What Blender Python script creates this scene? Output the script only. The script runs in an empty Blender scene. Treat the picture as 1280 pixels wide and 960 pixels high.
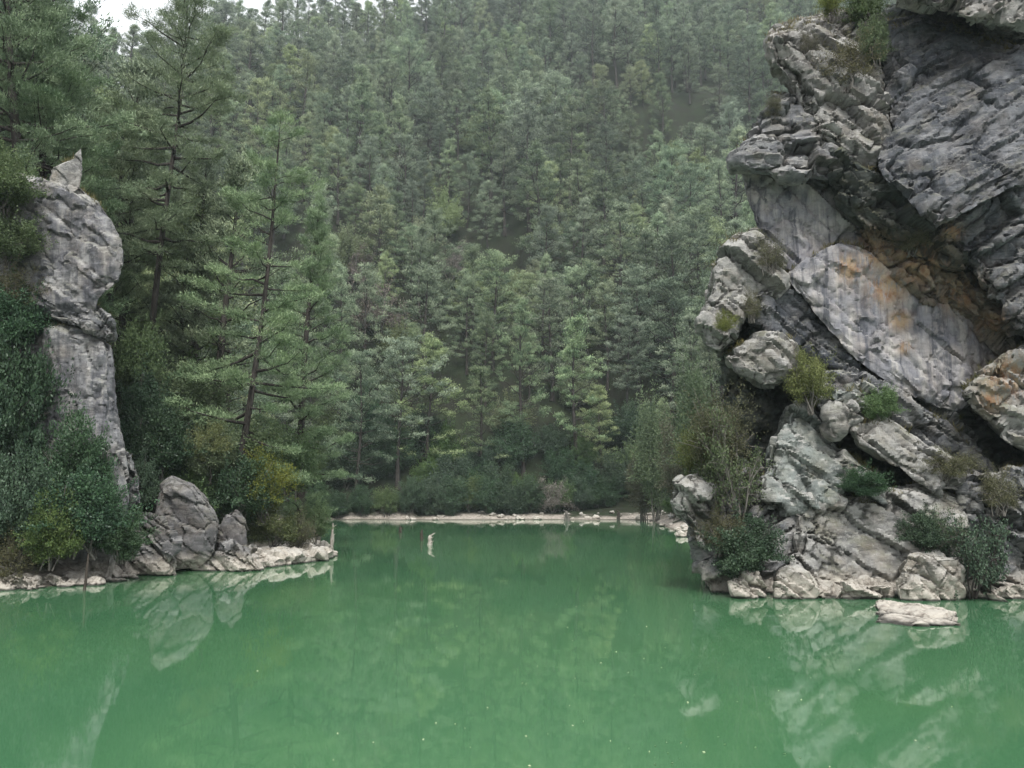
import bpy, bmesh, math, random
import numpy as np
from mathutils import Vector
R = math.radians
random.seed(7); rng = np.random.default_rng(7)
scene = bpy.context.scene
COL = scene.collection
# ------------------------------------------------------------------ camera geometry
CAM_Z, PITCH, F = 4.6, R(8), 1000.0
cp, sp = math.cos(PITCH), math.sin(PITCH)
def at(px, py, Y):
    xc, yc = (px - 640) / F, (480 - py) / F
    dy, dz = cp - yc * sp, sp + yc * cp
    t = Y / dy
    return np.array([xc * t, Y, CAM_Z + dz * t])
def on_water(px, py, z=0.0):
    xc, yc = (px - 640) / F, (480 - py) / F
    dy, dz = cp - yc * sp, sp + yc * cp
    t = (z - CAM_Z) / dz
    return np.array([xc * t, dy * t, z])
def project(P):
    P = np.asarray(P, float)
    x, y, z = P[..., 0], P[..., 1], P[..., 2] - CAM_Z
    d = y * cp + z * sp
    u = -y * sp + z * cp
    return 640 + F * x / d, 480 - F * u / d, d
# ------------------------------------------------------------------ numpy noise
def _h(ix, iy, iz, s):
    v = (ix.astype(np.int64) * 374761393 + iy.astype(np.int64) * 668265263 + iz.astype(np.int64) * 2147483647 + s * 1274126177) & 0xffffffff
    v = ((v ^ (v >> 13)) * 1274126177) & 0xffffffff
    v = ((v ^ (v >> 16)) * 2246822519) & 0xffffffff
    return ((v ^ (v >> 15)) & 0xffffff) / float(0xffffff)
def noise(P, s=0):
    P = np.asarray(P, float); i = np.floor(P).astype(np.int64); f = P - i
    u = f * f * f * (f * (f * 6 - 15) + 10); out = 0
    for a in (0, 1):
        for b in (0, 1):
            for c in (0, 1):
                w = (u[:, 0] if a else 1 - u[:, 0]) * (u[:, 1] if b else 1 - u[:, 1]) * (u[:, 2] if c else 1 - u[:, 2])
                out = out + w * _h(i[:, 0] + a, i[:, 1] + b, i[:, 2] + c, s)
    return out * 2 - 1
def fbm(P, o=4, s=0, g=.5):
    r, a, k = 0, 1, 1.0
    for j in range(o):
        r = r + a * noise(P * k + 17.3 * j, s + j); a *= g; k *= 2.03
    return r
def voro(P, s=0, box=False):
    i = np.floor(P).astype(np.int64); n = len(P)
    d1 = np.full(n, 9.); d2 = np.full(n, 9.); fp = np.zeros((n, 3)); idc = np.zeros(n)
    for a in (-1, 0, 1):
        for b in (-1, 0, 1):
            for c in (-1, 0, 1):
                X, Y, Z = i[:, 0] + a, i[:, 1] + b, i[:, 2] + c
                q = np.stack([X + _h(X, Y, Z, s), Y + _h(X, Y, Z, s + 1), Z + _h(X, Y, Z, s + 2)], 1)
                d = np.abs(P - q).max(1) if box else np.linalg.norm(P - q, axis=1); m = d < d1
                d2 = np.where(m, d1, np.minimum(d2, d)); fp[m] = q[m]; idc = np.where(m, _h(X, Y, Z, s + 5), idc); d1 = np.where(m, d, d1)
    return d1, d2, fp, idc
# ------------------------------------------------------------------ node helpers
def new_mat(name):
    m = bpy.data.materials.new(name); m.use_nodes = True
    nt = m.node_tree; nt.nodes.clear()
    return m, nt, nt.nodes, nt.links
def N(nt, t, **kw):
    n = nt.nodes.new(t)
    for k, v in kw.items():
        if k.startswith('i_'):
            key = k[2:]; key = int(key) if key.isdigit() else key
            n.inputs[key].default_value = v
        else: setattr(n, k, v)
    return n
def ramp(nt, src, stops):
    r = nt.nodes.new('ShaderNodeValToRGB'); e = r.color_ramp.elements
    while len(e) < len(stops): e.new(.5)
    for el, (p, c) in zip(e, stops):
        el.position = p; el.color = (c, c, c, 1) if isinstance(c, (int, float)) else (*c, 1)
    nt.links.new(src, r.inputs[0]); return r.outputs[0]
def mixc(nt, fac, a, b, mode='MIX'):
    n = nt.nodes.new('ShaderNodeMix'); n.data_type = 'RGBA'; n.blend_type = mode
    for sock, v in ((n.inputs[0], fac), (n.inputs[6], a), (n.inputs[7], b)):
        if isinstance(v, bpy.types.NodeSocket): nt.links.new(v, sock)
        elif isinstance(v, tuple): sock.default_value = (*v, 1)
        else: sock.default_value = v
    return n.outputs[2]
def math_(nt, op, a, b=0.0, clamp=False):
    n = nt.nodes.new('ShaderNodeMath'); n.operation = op; n.use_clamp = clamp
    for k, v in ((0, a), (1, b)):
        if isinstance(v, bpy.types.NodeSocket): nt.links.new(v, n.inputs[k])
        else: n.inputs[k].default_value = v
    return n.outputs[0]
def noise_tex(nt, co, scale, detail=6, rough=.6, dist=0.0):
    n = N(nt, 'ShaderNodeTexNoise', i_Scale=scale, i_Detail=detail, i_Roughness=rough, i_Distortion=dist)
    nt.links.new(co, n.inputs['Vector']); return n.outputs[0]
def mapped(nt, co, sc, rot=(0, 0, 0)):
    n = nt.nodes.new('ShaderNodeMapping'); n.inputs['Scale'].default_value = sc; n.inputs['Rotation'].default_value = rot
    nt.links.new(co, n.inputs[0]); return n.outputs[0]

def rock_mat(name, base, pale, dark, pale_lo=.5, dark_amt=.6, streak=0.0, moss=.35, lichen=.6, bed=40, ring=1.0, bump=1.0):
    m, nt, nd, ln = new_mat(name)
    co = N(nt, 'ShaderNodeTexCoord').outputs['Object']
    geo = N(nt, 'ShaderNodeNewGeometry')
    sep = N(nt, 'ShaderNodeSeparateXYZ'); ln.new(geo.outputs['Position'], sep.inputs[0])
    sn = N(nt, 'ShaderNodeSeparateXYZ'); ln.new(geo.outputs['Normal'], sn.inputs[0])
    n1 = noise_tex(nt, co, .45, 9, .62, .6)
    c = mixc(nt, ramp(nt, n1, [(pale_lo - .07, 0), (pale_lo + .09, 1)]), base, pale)
    tint = noise_tex(nt, co, .9, 4, .5)
    c = mixc(nt, ramp(nt, tint, [(.45, 0), (.7, .55)]), c, (base[0] * .95 + .03, base[1] * .86 + .015, base[2] * .72))
    nb = noise_tex(nt, mapped(nt, co, (.5, .7, 3.2), (0, R(bed), 0)), 1.2, 9, .7, .25)
    c = mixc(nt, ramp(nt, nb, [(.36, dark_amt), (.5, 0)]), c, dark)
    n2 = noise_tex(nt, co, 2.6, 10, .72, .4)
    c = mixc(nt, ramp(nt, n2, [(.34, dark_amt), (.46, 0)]), c, dark)
    if streak:
        ns = noise_tex(nt, mapped(nt, co, (1.5, 1.5, .1)), 1.3, 7, .6, .3)
        c = mixc(nt, ramp(nt, ns, [(.38, streak), (.5, 0)]), c, (dark[0], dark[1], dark[2] * 1.05))
        c = mixc(nt, ramp(nt, ns, [(.56, 0), (.68, streak * .8)]), c, (.42, .40, .37))
    # ochre stains, where iron has run out of the rock
    att = N(nt, 'ShaderNodeAttribute', attribute_name='stain')
    st = noise_tex(nt, mapped(nt, co, (2.2, 2.2, .3)), 1.5, 10, .75, .3)
    oc = mixc(nt, ramp(nt, noise_tex(nt, co, 1.9, 5, .6), [(.4, 0), (.62, 1)]), (.30, .22, .14), (.22, .12, .065))
    f = math_(nt, 'MULTIPLY', att.outputs['Fac'], ramp(nt, st, [(.41, 0), (.52, .95)]))
    c = mixc(nt, f, c, oc)
    # lichen and moss on the tops
    up = ramp(nt, sn.outputs[2], [(.25, 0), (.7, 1)])
    li = ramp(nt, noise_tex(nt, co, 1.4, 9, .7, .3), [(.42, 0), (.56, lichen)])
    c = mixc(nt, math_(nt, 'MULTIPLY', up, li), c, (.38, .375, .355))
    li2 = ramp(nt, noise_tex(nt, co, 4.2, 9, .75), [(.56, 0), (.6, lichen * .55)])
    c = mixc(nt, li2, c, (.38, .375, .355))
    mo = ramp(nt, noise_tex(nt, co, .8, 8, .7, .5), [(.48, 0), (.6, moss)])
    c = mixc(nt, math_(nt, 'MULTIPLY', ramp(nt, sn.outputs[2], [(.0, 0), (.5, 1)]), mo), c, (.085, .088, .04))
    ck = N(nt, 'ShaderNodeAttribute', attribute_name='crack')
    c = mixc(nt, ramp(nt, ck.outputs['Fac'], [(.25, 0), (.8, .75)]), c, (.022, .023, .02))
    # pits
    pit = ramp(nt, noise_tex(nt, co, 5.5, 6, .8), [(.3, .8), (.37, 0)])
    c = mixc(nt, pit, c, (.03, .03, .032))
    if ring:
        zz = math_(nt, 'ADD', sep.outputs[2], math_(nt, 'MULTIPLY', noise_tex(nt, co, 1.1, 5, .6), .9))
        rg = ramp(nt, math_(nt, 'MULTIPLY', zz, .25), [(.10, .75 * ring), (.28, .6 * ring), (.42, 0)])
        c = mixc(nt, rg, c, mixc(nt, ramp(nt, n2, [(.38, 0), (.52, 1)]), (.2, .17, .14), (.5, .46, .4)))
        wet = ramp(nt, math_(nt, 'ADD', sep.outputs[2], math_(nt, 'MULTIPLY', noise_tex(nt, co, 2.0, 2, .5), .12)), [(.11, .9), (.19, 0)])
        c = mixc(nt, wet, c, (.02, .022, .02))
    bsdf = N(nt, 'ShaderNodeBsdfPrincipled', i_Roughness=.92)
    bsdf.inputs['Specular IOR Level'].default_value = .22
    ln.new(c, bsdf.inputs['Base Color'])
    hb = math_(nt, 'ADD', math_(nt, 'MULTIPLY', n2, .8), math_(nt, 'MULTIPLY', noise_tex(nt, co, 11, 7, .8), .5))
    hb = math_(nt, 'ADD', hb, math_(nt, 'MULTIPLY', nb, .45))
    bp = N(nt, 'ShaderNodeBump', i_Strength=.75 * bump, i_Distance=.22); ln.new(hb, bp.inputs['Height'])
    ln.new(bp.outputs[0], bsdf.inputs['Normal'])
    o = N(nt, 'ShaderNodeOutputMaterial'); ln.new(bsdf.outputs[0], o.inputs[0])
    return m
def leaf_mat(name, a, b, tip=None, trans=.14, rnd=.35, rough=.55):
    """leaves between colours a and b by their own 'tint'; each plant drifts a little in hue and depth"""
    m, nt, nd, ln = new_mat(name)
    att = N(nt, 'ShaderNodeAttribute', attribute_name='tint')
    c = mixc(nt, att.outputs['Fac'], a, b)
    oi = N(nt, 'ShaderNodeObjectInfo')
    hs = N(nt, 'ShaderNodeHueSaturation')
    ln.new(math_(nt, 'ADD', math_(nt, 'MULTIPLY', oi.outputs['Random'], -.034), .52), hs.inputs['Hue'])
    r2 = math_(nt, 'FRACT', math_(nt, 'MULTIPLY', oi.outputs['Random'], 37.7))
    r3 = math_(nt, 'FRACT', math_(nt, 'MULTIPLY', oi.outputs['Random'], 91.3))
    ln.new(math_(nt, 'ADD', math_(nt, 'MULTIPLY', r2, rnd * 2), 1 - rnd), hs.inputs['Value'])
    ln.new(math_(nt, 'ADD', math_(nt, 'MULTIPLY', r3, .4), .75), hs.inputs['Saturation'])
    ln.new(c, hs.inputs['Color'])
    p = N(nt, 'ShaderNodeBsdfPrincipled', i_Roughness=rough); p.inputs['Specular IOR Level'].default_value = .2
    ln.new(hs.outputs[0], p.inputs['Base Color'])
    t = N(nt, 'ShaderNodeBsdfTranslucent'); ln.new(hs.outputs[0], t.inputs[0])
    mx = N(nt, 'ShaderNodeMixShader', i_0=trans); ln.new(p.outputs[0], mx.inputs[1]); ln.new(t.outputs[0], mx.inputs[2])
    o = N(nt, 'ShaderNodeOutputMaterial'); ln.new(mx.outputs[0], o.inputs[0])
    return m
def bark_mat(name, a, b, sc=3.0):
    m, nt, nd, ln = new_mat(name)
    co = N(nt, 'ShaderNodeTexCoord').outputs['Object']
    n1 = noise_tex(nt, mapped(nt, co, (3, 3, .6)), sc, 8, .7, .5)
    c = mixc(nt, ramp(nt, n1, [(.38, 0), (.62, 1)]), a, b)
    p = N(nt, 'ShaderNodeBsdfPrincipled', i_Roughness=.95); p.inputs['Specular IOR Level'].default_value = .1
    ln.new(c, p.inputs['Base Color'])
    bp = N(nt, 'ShaderNodeBump', i_Strength=.8, i_Distance=.05); ln.new(n1, bp.inputs['Height']); ln.new(bp.outputs[0], p.inputs['Normal'])
    o = N(nt, 'ShaderNodeOutputMaterial'); ln.new(p.outputs[0], o.inputs[0]); return m

M = {}
M['grey'] = rock_mat('grey_limestone', (.135, .138, .148), (.25, .25, .25), (.035, .037, .041), .52, .75)
M['dark'] = rock_mat('weathered_dark_limestone', (.075, .081, .095), (.18, .186, .20), (.022, .025, .03), .51, .75, streak=.25, moss=.3, lichen=.3, bed=-28, bump=1.2)
M['smooth'] = rock_mat('smooth_streaked_limestone', (.19, .19, .21), (.31, .30, .30), (.06, .064, .075), .5, .3, streak=.85, moss=.15, lichen=.25, bump=.6)
M['pillar'] = rock_mat('pillar_limestone', (.145, .146, .16), (.27, .27, .27), (.045, .047, .053), .52, .5, streak=.6, moss=.35, lichen=.6, bed=60)
M['pale'] = rock_mat('pale_limestone', (.165, .163, .16), (.30, .293, .28), (.04, .04, .04), .46, .6, moss=.5, lichen=.9)
M['green'] = rock_mat('greenish_limestone', (.13, .145, .14), (.25, .272, .26), (.04, .046, .045), .47, .6, moss=.4, lichen=.8)
M['ochre'] = rock_mat('ochre_limestone', (.135, .122, .108), (.24, .222, .20), (.03, .027, .026), .5, .8, moss=.3, lichen=.3, bump=1.3)
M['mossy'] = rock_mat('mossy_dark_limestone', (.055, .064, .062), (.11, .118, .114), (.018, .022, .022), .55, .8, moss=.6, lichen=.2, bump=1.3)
M['boulder'] = rock_mat('grey_boulder_stone', (.11, .107, .112), (.175, .17, .17), (.035, .035, .037), .53, .6, moss=.3, lichen=.35)
M['shore'] = rock_mat('bleached_shore_stone', (.24, .224, .204), (.41, .388, .352), (.07, .064, .058), .45, .55, moss=.1, lichen=.7)

M['pine'] = leaf_mat('pine_needles', (.06, .095, .055), (.275, .335, .20))
M['pine_pale'] = leaf_mat('pale_pine_needles', (.11, .15, .075), (.32, .37, .19))
M['pine_blue'] = leaf_mat('bluish_pine_needles', (.055, .09, .058), (.25, .31, .20))
M['hero'] = leaf_mat('bank_pine_needles', (.07, .115, .062), (.29, .37, .21), rnd=.12)
M['holm'] = leaf_mat('evergreen_leaves', (.02, .043, .026), (.07, .115, .058), trans=.15, rnd=.2, rough=.45)
M['leafy'] = leaf_mat('fresh_leaves', (.05, .085, .035), (.15, .205, .085), trans=.3, rnd=.2)
M['yellow'] = leaf_mat('yellowing_leaves', (.075, .095, .026), (.17, .185, .055), trans=.3, rnd=.2)
M['dull'] = leaf_mat('dull_dry_leaves', (.06, .062, .035), (.125, .12, .07), trans=.25, rnd=.2)
M['brown'] = leaf_mat('dry_brown_twigs', (.13, .11, .095), (.23, .195, .17), trans=.15, rnd=.2)
M['grass'] = leaf_mat('ledge_grass', (.06, .068, .028), (.17, .15, .075), trans=.25, rnd=.1)
M['bark'] = bark_mat('pine_bark', (.02, .018, .017), (.065, .057, .052))
M['greybark'] = bark_mat('grey_bark', (.06, .055, .05), (.16, .15, .135))
M['bleached'] = bark_mat('bleached_wood', (.22, .2, .17), (.42, .39, .35))
M['rotten'] = bark_mat('rotten_dark_wood', (.028, .024, .021), (.075, .062, .052))

def ground_mat():
    m, nt, nd, ln = new_mat('forest_floor')
    geo = N(nt, 'ShaderNodeNewGeometry'); co = geo.outputs['Position']
    sep = N(nt, 'ShaderNodeSeparateXYZ'); ln.new(co, sep.inputs[0])
    n1 = noise_tex(nt, co, .25, 9, .65, .4); n2 = noise_tex(nt, co, 2.2, 8, .7)
    c = mixc(nt, ramp(nt, n1, [(.4, 0), (.6, 1)]), (.016, .016, .011), (.018, .026, .012))
    c = mixc(nt, ramp(nt, n2, [(.5, 0), (.7, .4)]), c, (.03, .028, .018))
    sand = mixc(nt, ramp(nt, n2, [(.38, 0), (.62, 1)]), (.16, .14, .12), (.40, .36, .315))
    z = math_(nt, 'ADD', sep.outputs[2], math_(nt, 'ADD', math_(nt, 'MULTIPLY', n1, 2.4), math_(nt, 'MULTIPLY', math_(nt, 'SUBTRACT', noise_tex(nt, co, .07, 4, .6), .42), 4.0)))
    c = mixc(nt, ramp(nt, math_(nt, 'MULTIPLY', z, .2), [(.40, 1), (.56, 0)]), c, sand)
    c = mixc(nt, ramp(nt, sep.outputs[2], [(.10, .8), (.2, 0)]), c, (.07, .065, .05))
    p = N(nt, 'ShaderNodeBsdfPrincipled', i_Roughness=.95); p.inputs['Specular IOR Level'].default_value = .15
    ln.new(c, p.inputs['Base Color'])
    bp = N(nt, 'ShaderNodeBump', i_Strength=.8, i_Distance=.2); ln.new(n2, bp.inputs['Height']); ln.new(bp.outputs[0], p.inputs['Normal'])
    o = N(nt, 'ShaderNodeOutputMaterial'); ln.new(p.outputs[0], o.inputs[0]); return m
def water_mat():
    m, nt, nd, ln = new_mat('jade_water')
    geo = N(nt, 'ShaderNodeNewGeometry'); co = geo.outputs['Position']
    n1 = noise_tex(nt, co, .05, 4, .5, .6)
    c = mixc(nt, ramp(nt, n1, [(.35, 0), (.65, 1)]), (.040, .116, .056), (.056, .140, .061))
    p = N(nt, 'ShaderNodeBsdfPrincipled', i_Roughness=.035, i_IOR=2.3)
    ln.new(c, p.inputs['Base Color'])
    w = noise_tex(nt, mapped(nt, co, (1.0, .7, 1)), 1.1, 3, .5, .4)
    w2 = noise_tex(nt, mapped(nt, co, (1.0, .6, 1)), .22, 2, .5, .3)
    bp = N(nt, 'ShaderNodeBump', i_Strength=1.0, i_Distance=.0014)
    ln.new(math_(nt, 'ADD', w, math_(nt, 'MULTIPLY', w2, 2.0)), bp.inputs['Height']); ln.new(bp.outputs[0], p.inputs['Normal'])
    o = N(nt, 'ShaderNodeOutputMaterial'); ln.new(p.outputs[0], o.inputs[0]); return m
M['ground'] = ground_mat(); M['water'] = water_mat()

# ------------------------------------------------------------------ object helpers
def tag(o, label=None, cat=None, group=None, kind=None):
    if label: o['label'] = label
    if cat: o['category'] = cat
    if group: o['group'] = group
    if kind: o['kind'] = kind
    return o
def empty(name, loc, label=None, cat=None, group=None, link=True):
    o = bpy.data.objects.new(name, None); o.empty_display_size = .2
    if link: COL.objects.link(o)
    o.location = loc; return tag(o, label, cat, group)
def mesh_np(name, V, faces, mat, tint=None, smooth=False):
    """faces: list of (n,k) int arrays"""
    me = bpy.data.meshes.new(name)
    V = np.asarray(V, np.float32); me.vertices.add(len(V)); me.vertices.foreach_set('co', V.ravel())
    idx = np.concatenate([f.ravel() for f in faces]).astype(np.int32)
    tot = np.concatenate([np.full(len(f), f.shape[1]) for f in faces]).astype(np.int32)
    st = np.concatenate([[0], np.cumsum(tot)[:-1]]).astype(np.int32)
    me.loops.add(len(idx)); me.loops.foreach_set('vertex_index', idx)
    me.polygons.add(len(tot)); me.polygons.foreach_set('loop_start', st); me.polygons.foreach_set('loop_total', tot)
    if smooth: me.polygons.foreach_set('use_smooth', np.ones(len(tot), bool))
    if tint is not None:
        a = me.attributes.new('tint', 'FLOAT', 'POINT'); a.data.foreach_set('value', np.asarray(tint, np.float32))
    me.update(calc_edges=True); me.materials.append(mat); return me
def obj(name, me, parent=None, loc=None, link=True):
    o = bpy.data.objects.new(name, me)
    if link: COL.objects.link(o)
    if parent: o.parent = parent
    if loc is not None: o.location = loc
    return o
def tubes(paths, sides=6):
    """paths: list of (points (n,3), radii (n,)) -> V, quads"""
    V, Fc, off = [], [], 0
    for P, r in paths:
        P = np.asarray(P, float); r = np.asarray(r, float); n = len(P)
        T = np.gradient(P, axis=0); T /= np.linalg.norm(T, axis=1, keepdims=True) + 1e-9
        ref = np.array([.31, .95, .05]) if abs(T[0][2]) > .6 else np.array([0, 0, 1.])
        A = np.cross(T, ref); A /= np.linalg.norm(A, axis=1, keepdims=True) + 1e-9; B = np.cross(T, A)
        th = np.arange(sides) * 2 * math.pi / sides
        ring = P[:, None] + r[:, None, None] * (np.cos(th)[None, :, None] * A[:, None] + np.sin(th)[None, :, None] * B[:, None])
        V.append(ring.reshape(-1, 3))
        i, k = np.meshgrid(np.arange(n - 1), np.arange(sides), indexing='ij'); k2 = (k + 1) % sides
        Fc.append((off + np.stack([i * sides + k, i * sides + k2, (i + 1) * sides + k2, (i + 1) * sides + k], -1)).reshape(-1, 4))
        off += n * sides
    return np.concatenate(V), [np.concatenate(Fc)]
def leaves(C, D, L, W, g, curl=.0, face=None, flat=0.0):
    """diamond leaves at C along D, length L, width W"""
    n = len(C); D = D / (np.linalg.norm(D, axis=1, keepdims=True) + 1e-9)
    rv = g.normal(size=(n, 3))
    if face is not None: rv = rv * (1 - flat) + np.asarray(face) * flat * 1.6
    S = np.cross(D, rv); S /= np.linalg.norm(S, axis=1, keepdims=True) + 1e-9
    L = np.broadcast_to(L, (n,))[:, None]; W = np.broadcast_to(W, (n,))[:, None]
    U = np.cross(D, S)
    V = np.stack([C, C + D * L * .45 + S * W * .5 + U * W * curl, C + D * L, C + D * L * .45 - S * W * .5 + U * W * curl], 1).reshape(-1, 3)
    return V, [np.arange(n * 4).reshape(n, 4)]

# ------------------------------------------------------------------ plants (prototypes are plain meshes, shared)
def pine_meshes(name, H, R_, cb, nb, nt_, nl, L, W, seed, mat, bark='bark', lean=.0, up0=-5, up1=50, topw=.25, gap=.15, r0=None, lowfade=.6, bend=.02, limbr=.014, cl=.3, smin=.28, whorl=0, puff=0.0):
    g = np.random.default_rng(seed)
    ts = np.linspace(0, 1, 14)
    wob = np.stack([lean * H * ts + bend * H * np.sin(ts * 4 + seed), bend * H * (np.sin(ts * 5.1 + seed * 2) - math.sin(seed * 2)), H * ts], 1)
    wob[:, 0] -= wob[0, 0]
    r0 = r0 or H * .014
    tr = r0 * (1 - ts) ** .8 + .025; tr[0] *= 1.35
    paths = [(wob, tr)]
    tp = lambda t: np.array([np.interp(t, ts, wob[:, k]) for k in range(3)])
    C, D, T, FC = [], [], [], []
    az = g.uniform(0, 6.28)
    dens = g.uniform(0, 6.28, 3)
    for i in range(nb):
        u = min(.995, ((i + g.uniform(0, 1)) / nb)) ** .92
        if whorl: u = min(.995, max(.0, (math.floor(i / nb * whorl) + .5 + g.normal() * .13) / whorl))
        t = cb + (1 - cb) * u
        az += 2.4 + g.normal() * .5
        if g.uniform() < gap * (1 - u * .7): continue
        prof = (lowfade + (1 - lowfade) * min(1, u * 2.6)) * (1 - u ** 1.8) ** .75 + topw * u * (1 - u ** 6) + .07
        lop = 1 + .22 * math.sin(az + dens[0]) + .15 * math.sin(5 * u + dens[1])
        ln = max(.3, R_ * prof * lop * g.uniform(.6, 1.15))
        el = R(up0 + (up1 - up0) * u ** 1.3 + g.normal() * 8)
        d = np.array([math.cos(az) * math.cos(el), math.sin(az) * math.cos(el), math.sin(el)])
        s = np.linspace(0, 1, 5)[:, None]
        bp = tp(t) + d * ln * s + np.array([0, 0, 1.]) * ln * (.22 * s ** 2.2 - .10 * s * (1 - u))
        bp[1:] += g.normal(size=(4, 3)) * ln * .025
        paths.append((bp, np.linspace(max(.015, limbr * H * .35 * (1 - u * .7) * min(1, ln / R_ + .2)), .008, 5)))
        k = max(3, int(nt_ * (ln / R_) ** 1.0 * g.uniform(.7, 1.2)))
        ss = 1 - (1 - smin) * g.uniform(0, 1, k) ** 1.35
        P = np.stack([np.interp(ss, s[:, 0], bp[:, q]) for q in range(3)], 1)
        side = np.cross(d, [0, 0, 1.]); side /= np.linalg.norm(side) + 1e-9
        off = g.normal(size=(k, 1)) * ln * .17 * (1.15 - ss[:, None] * .55)
        P = P + side * off + d * np.abs(off) * .5 + np.array([0, 0, 1.]) * (np.abs(g.normal(size=(k, 1))) * ln * .035 - np.abs(off) * .05)
        jit = g.normal(size=(k * nl, 3)) * cl * np.array([1, 1, .5]) * g.uniform(.7, 1.25, (k, 1)).repeat(nl, 0)
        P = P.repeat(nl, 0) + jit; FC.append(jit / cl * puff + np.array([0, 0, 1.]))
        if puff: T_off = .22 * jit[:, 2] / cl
        else: T_off = 0
        dd = d * .55 + side * np.sign(off).repeat(nl, 0) * .25 + np.array([0, 0, .5]) + g.normal(size=(k * nl, 3)) * .6
        C.append(P); D.append(dd)
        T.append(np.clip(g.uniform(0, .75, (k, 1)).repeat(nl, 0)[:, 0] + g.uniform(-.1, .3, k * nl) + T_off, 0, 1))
    C, D, T, FC = np.concatenate(C), np.concatenate(D), np.concatenate(T), np.concatenate(FC)
    n = len(C); V, Fc = leaves(C, D, L * g.uniform(.6, 1.25, n), W * g.uniform(.6, 1.2, n), g, .15, FC, .55)
    crown = mesh_np(name + '_crown', V, Fc, M[mat], T.repeat(4))
    V, Fc = tubes(paths, 6)
    return mesh_np(name + '_trunk', V, Fc, M[bark], smooth=True), crown
def shrub_meshes(name, n, L, W, seed, mat, lobes=30, flat=1.0, bark='greybark', stems=7, fill=.5, droop=0.0, tall=1.0):
    """unit shrub: about 2 wide, 2*tall high, standing on z=0"""
    g = np.random.default_rng(seed)
    lc = g.normal(size=(lobes, 3)); lc /= np.linalg.norm(lc, axis=1, keepdims=True)
    lc *= g.uniform(.25, .86, (lobes, 1)); lc[:, 2] = lc[:, 2] * .9 + .12
    lr = g.uniform(.13, .34, lobes)
    w = lr ** 2; w /= w.sum(); pick = g.choice(lobes, n, p=w)
    v = g.normal(size=(n, 3)); v /= np.linalg.norm(v, axis=1, keepdims=True)
    rad = 1 - g.uniform(0, 1, n) ** 2 * fill
    C = lc[pick] + v * (lr[pick] * rad)[:, None] * (1 + .5 * fbm(v * 3 + pick[:, None], 2))[:, None]
    ns = n // 5; sd = g.normal(size=(46, 3)); sd[:, 2] = np.abs(sd[:, 2]) * .9 - .15; sd /= np.linalg.norm(sd, axis=1, keepdims=True)
    sk = g.integers(0, 46, ns); C[:ns] = sd[sk] * (.45 + g.uniform(.5, .95, 46)[sk] * g.uniform(0, 1, ns))[:, None] + g.normal(size=(ns, 3)) * .045
    v[:ns] = sd[sk]
    zz = C[:, 2] * flat; C[:, 2] = (np.where(zz < 0, zz * .62, zz) + .52) * 1.27 * tall; C[:, 2] = np.maximum(C[:, 2], .02 + g.uniform(0, .15, n))
    D = v * .7 + np.array([0, 0, .35 - droop]) + g.normal(size=(n, 3)) * .6
    T = np.clip(g.uniform(0, .8, lobes)[pick] * .6 + g.uniform(0, .5, n), 0, 1)
    V, Fc = leaves(C, D, L * g.uniform(.6, 1.3, n), W * g.uniform(.6, 1.2, n), g, .2, v + [0, 0, .5], .5)
    crown = mesh_np(name + '_foliage', V, Fc, M[mat], T.repeat(4))
    paths = []
    for i in range(stems):
        e = lc[i % lobes] * np.array([1, 1, flat]) + np.array([0, 0, 1]); e[2] = e[2] * .9 * tall
        b = np.array([g.normal() * .12, g.normal() * .12, -.12]); s = np.linspace(0, 1, 6)[:, None]
        P = b + (e - b) * s + g.normal(size=(6, 3)) * .04 * np.array([1, 1, .3]); P[:, 2] += (np.sin(s[:, 0] * 3.14)) * .1
        paths.append((P, np.linspace(.03, .008, 6)))
        for q in range(4):
            s0 = g.uniform(.4, .9); p0 = np.array([np.interp(s0, s[:, 0], P[:, k]) for k in range(3)])
            p1 = p0 + g.normal(size=3) * .3 + np.array([0, 0, .2])
            paths.append((np.stack([p0, (p0 + p1) / 2 + g.normal(size=3) * .03, p1]), [.016, .011, .005]))
    V, Fc = tubes(paths, 5)
    return mesh_np(name + '_stems', V, Fc, M[bark], smooth=True), crown
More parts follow.
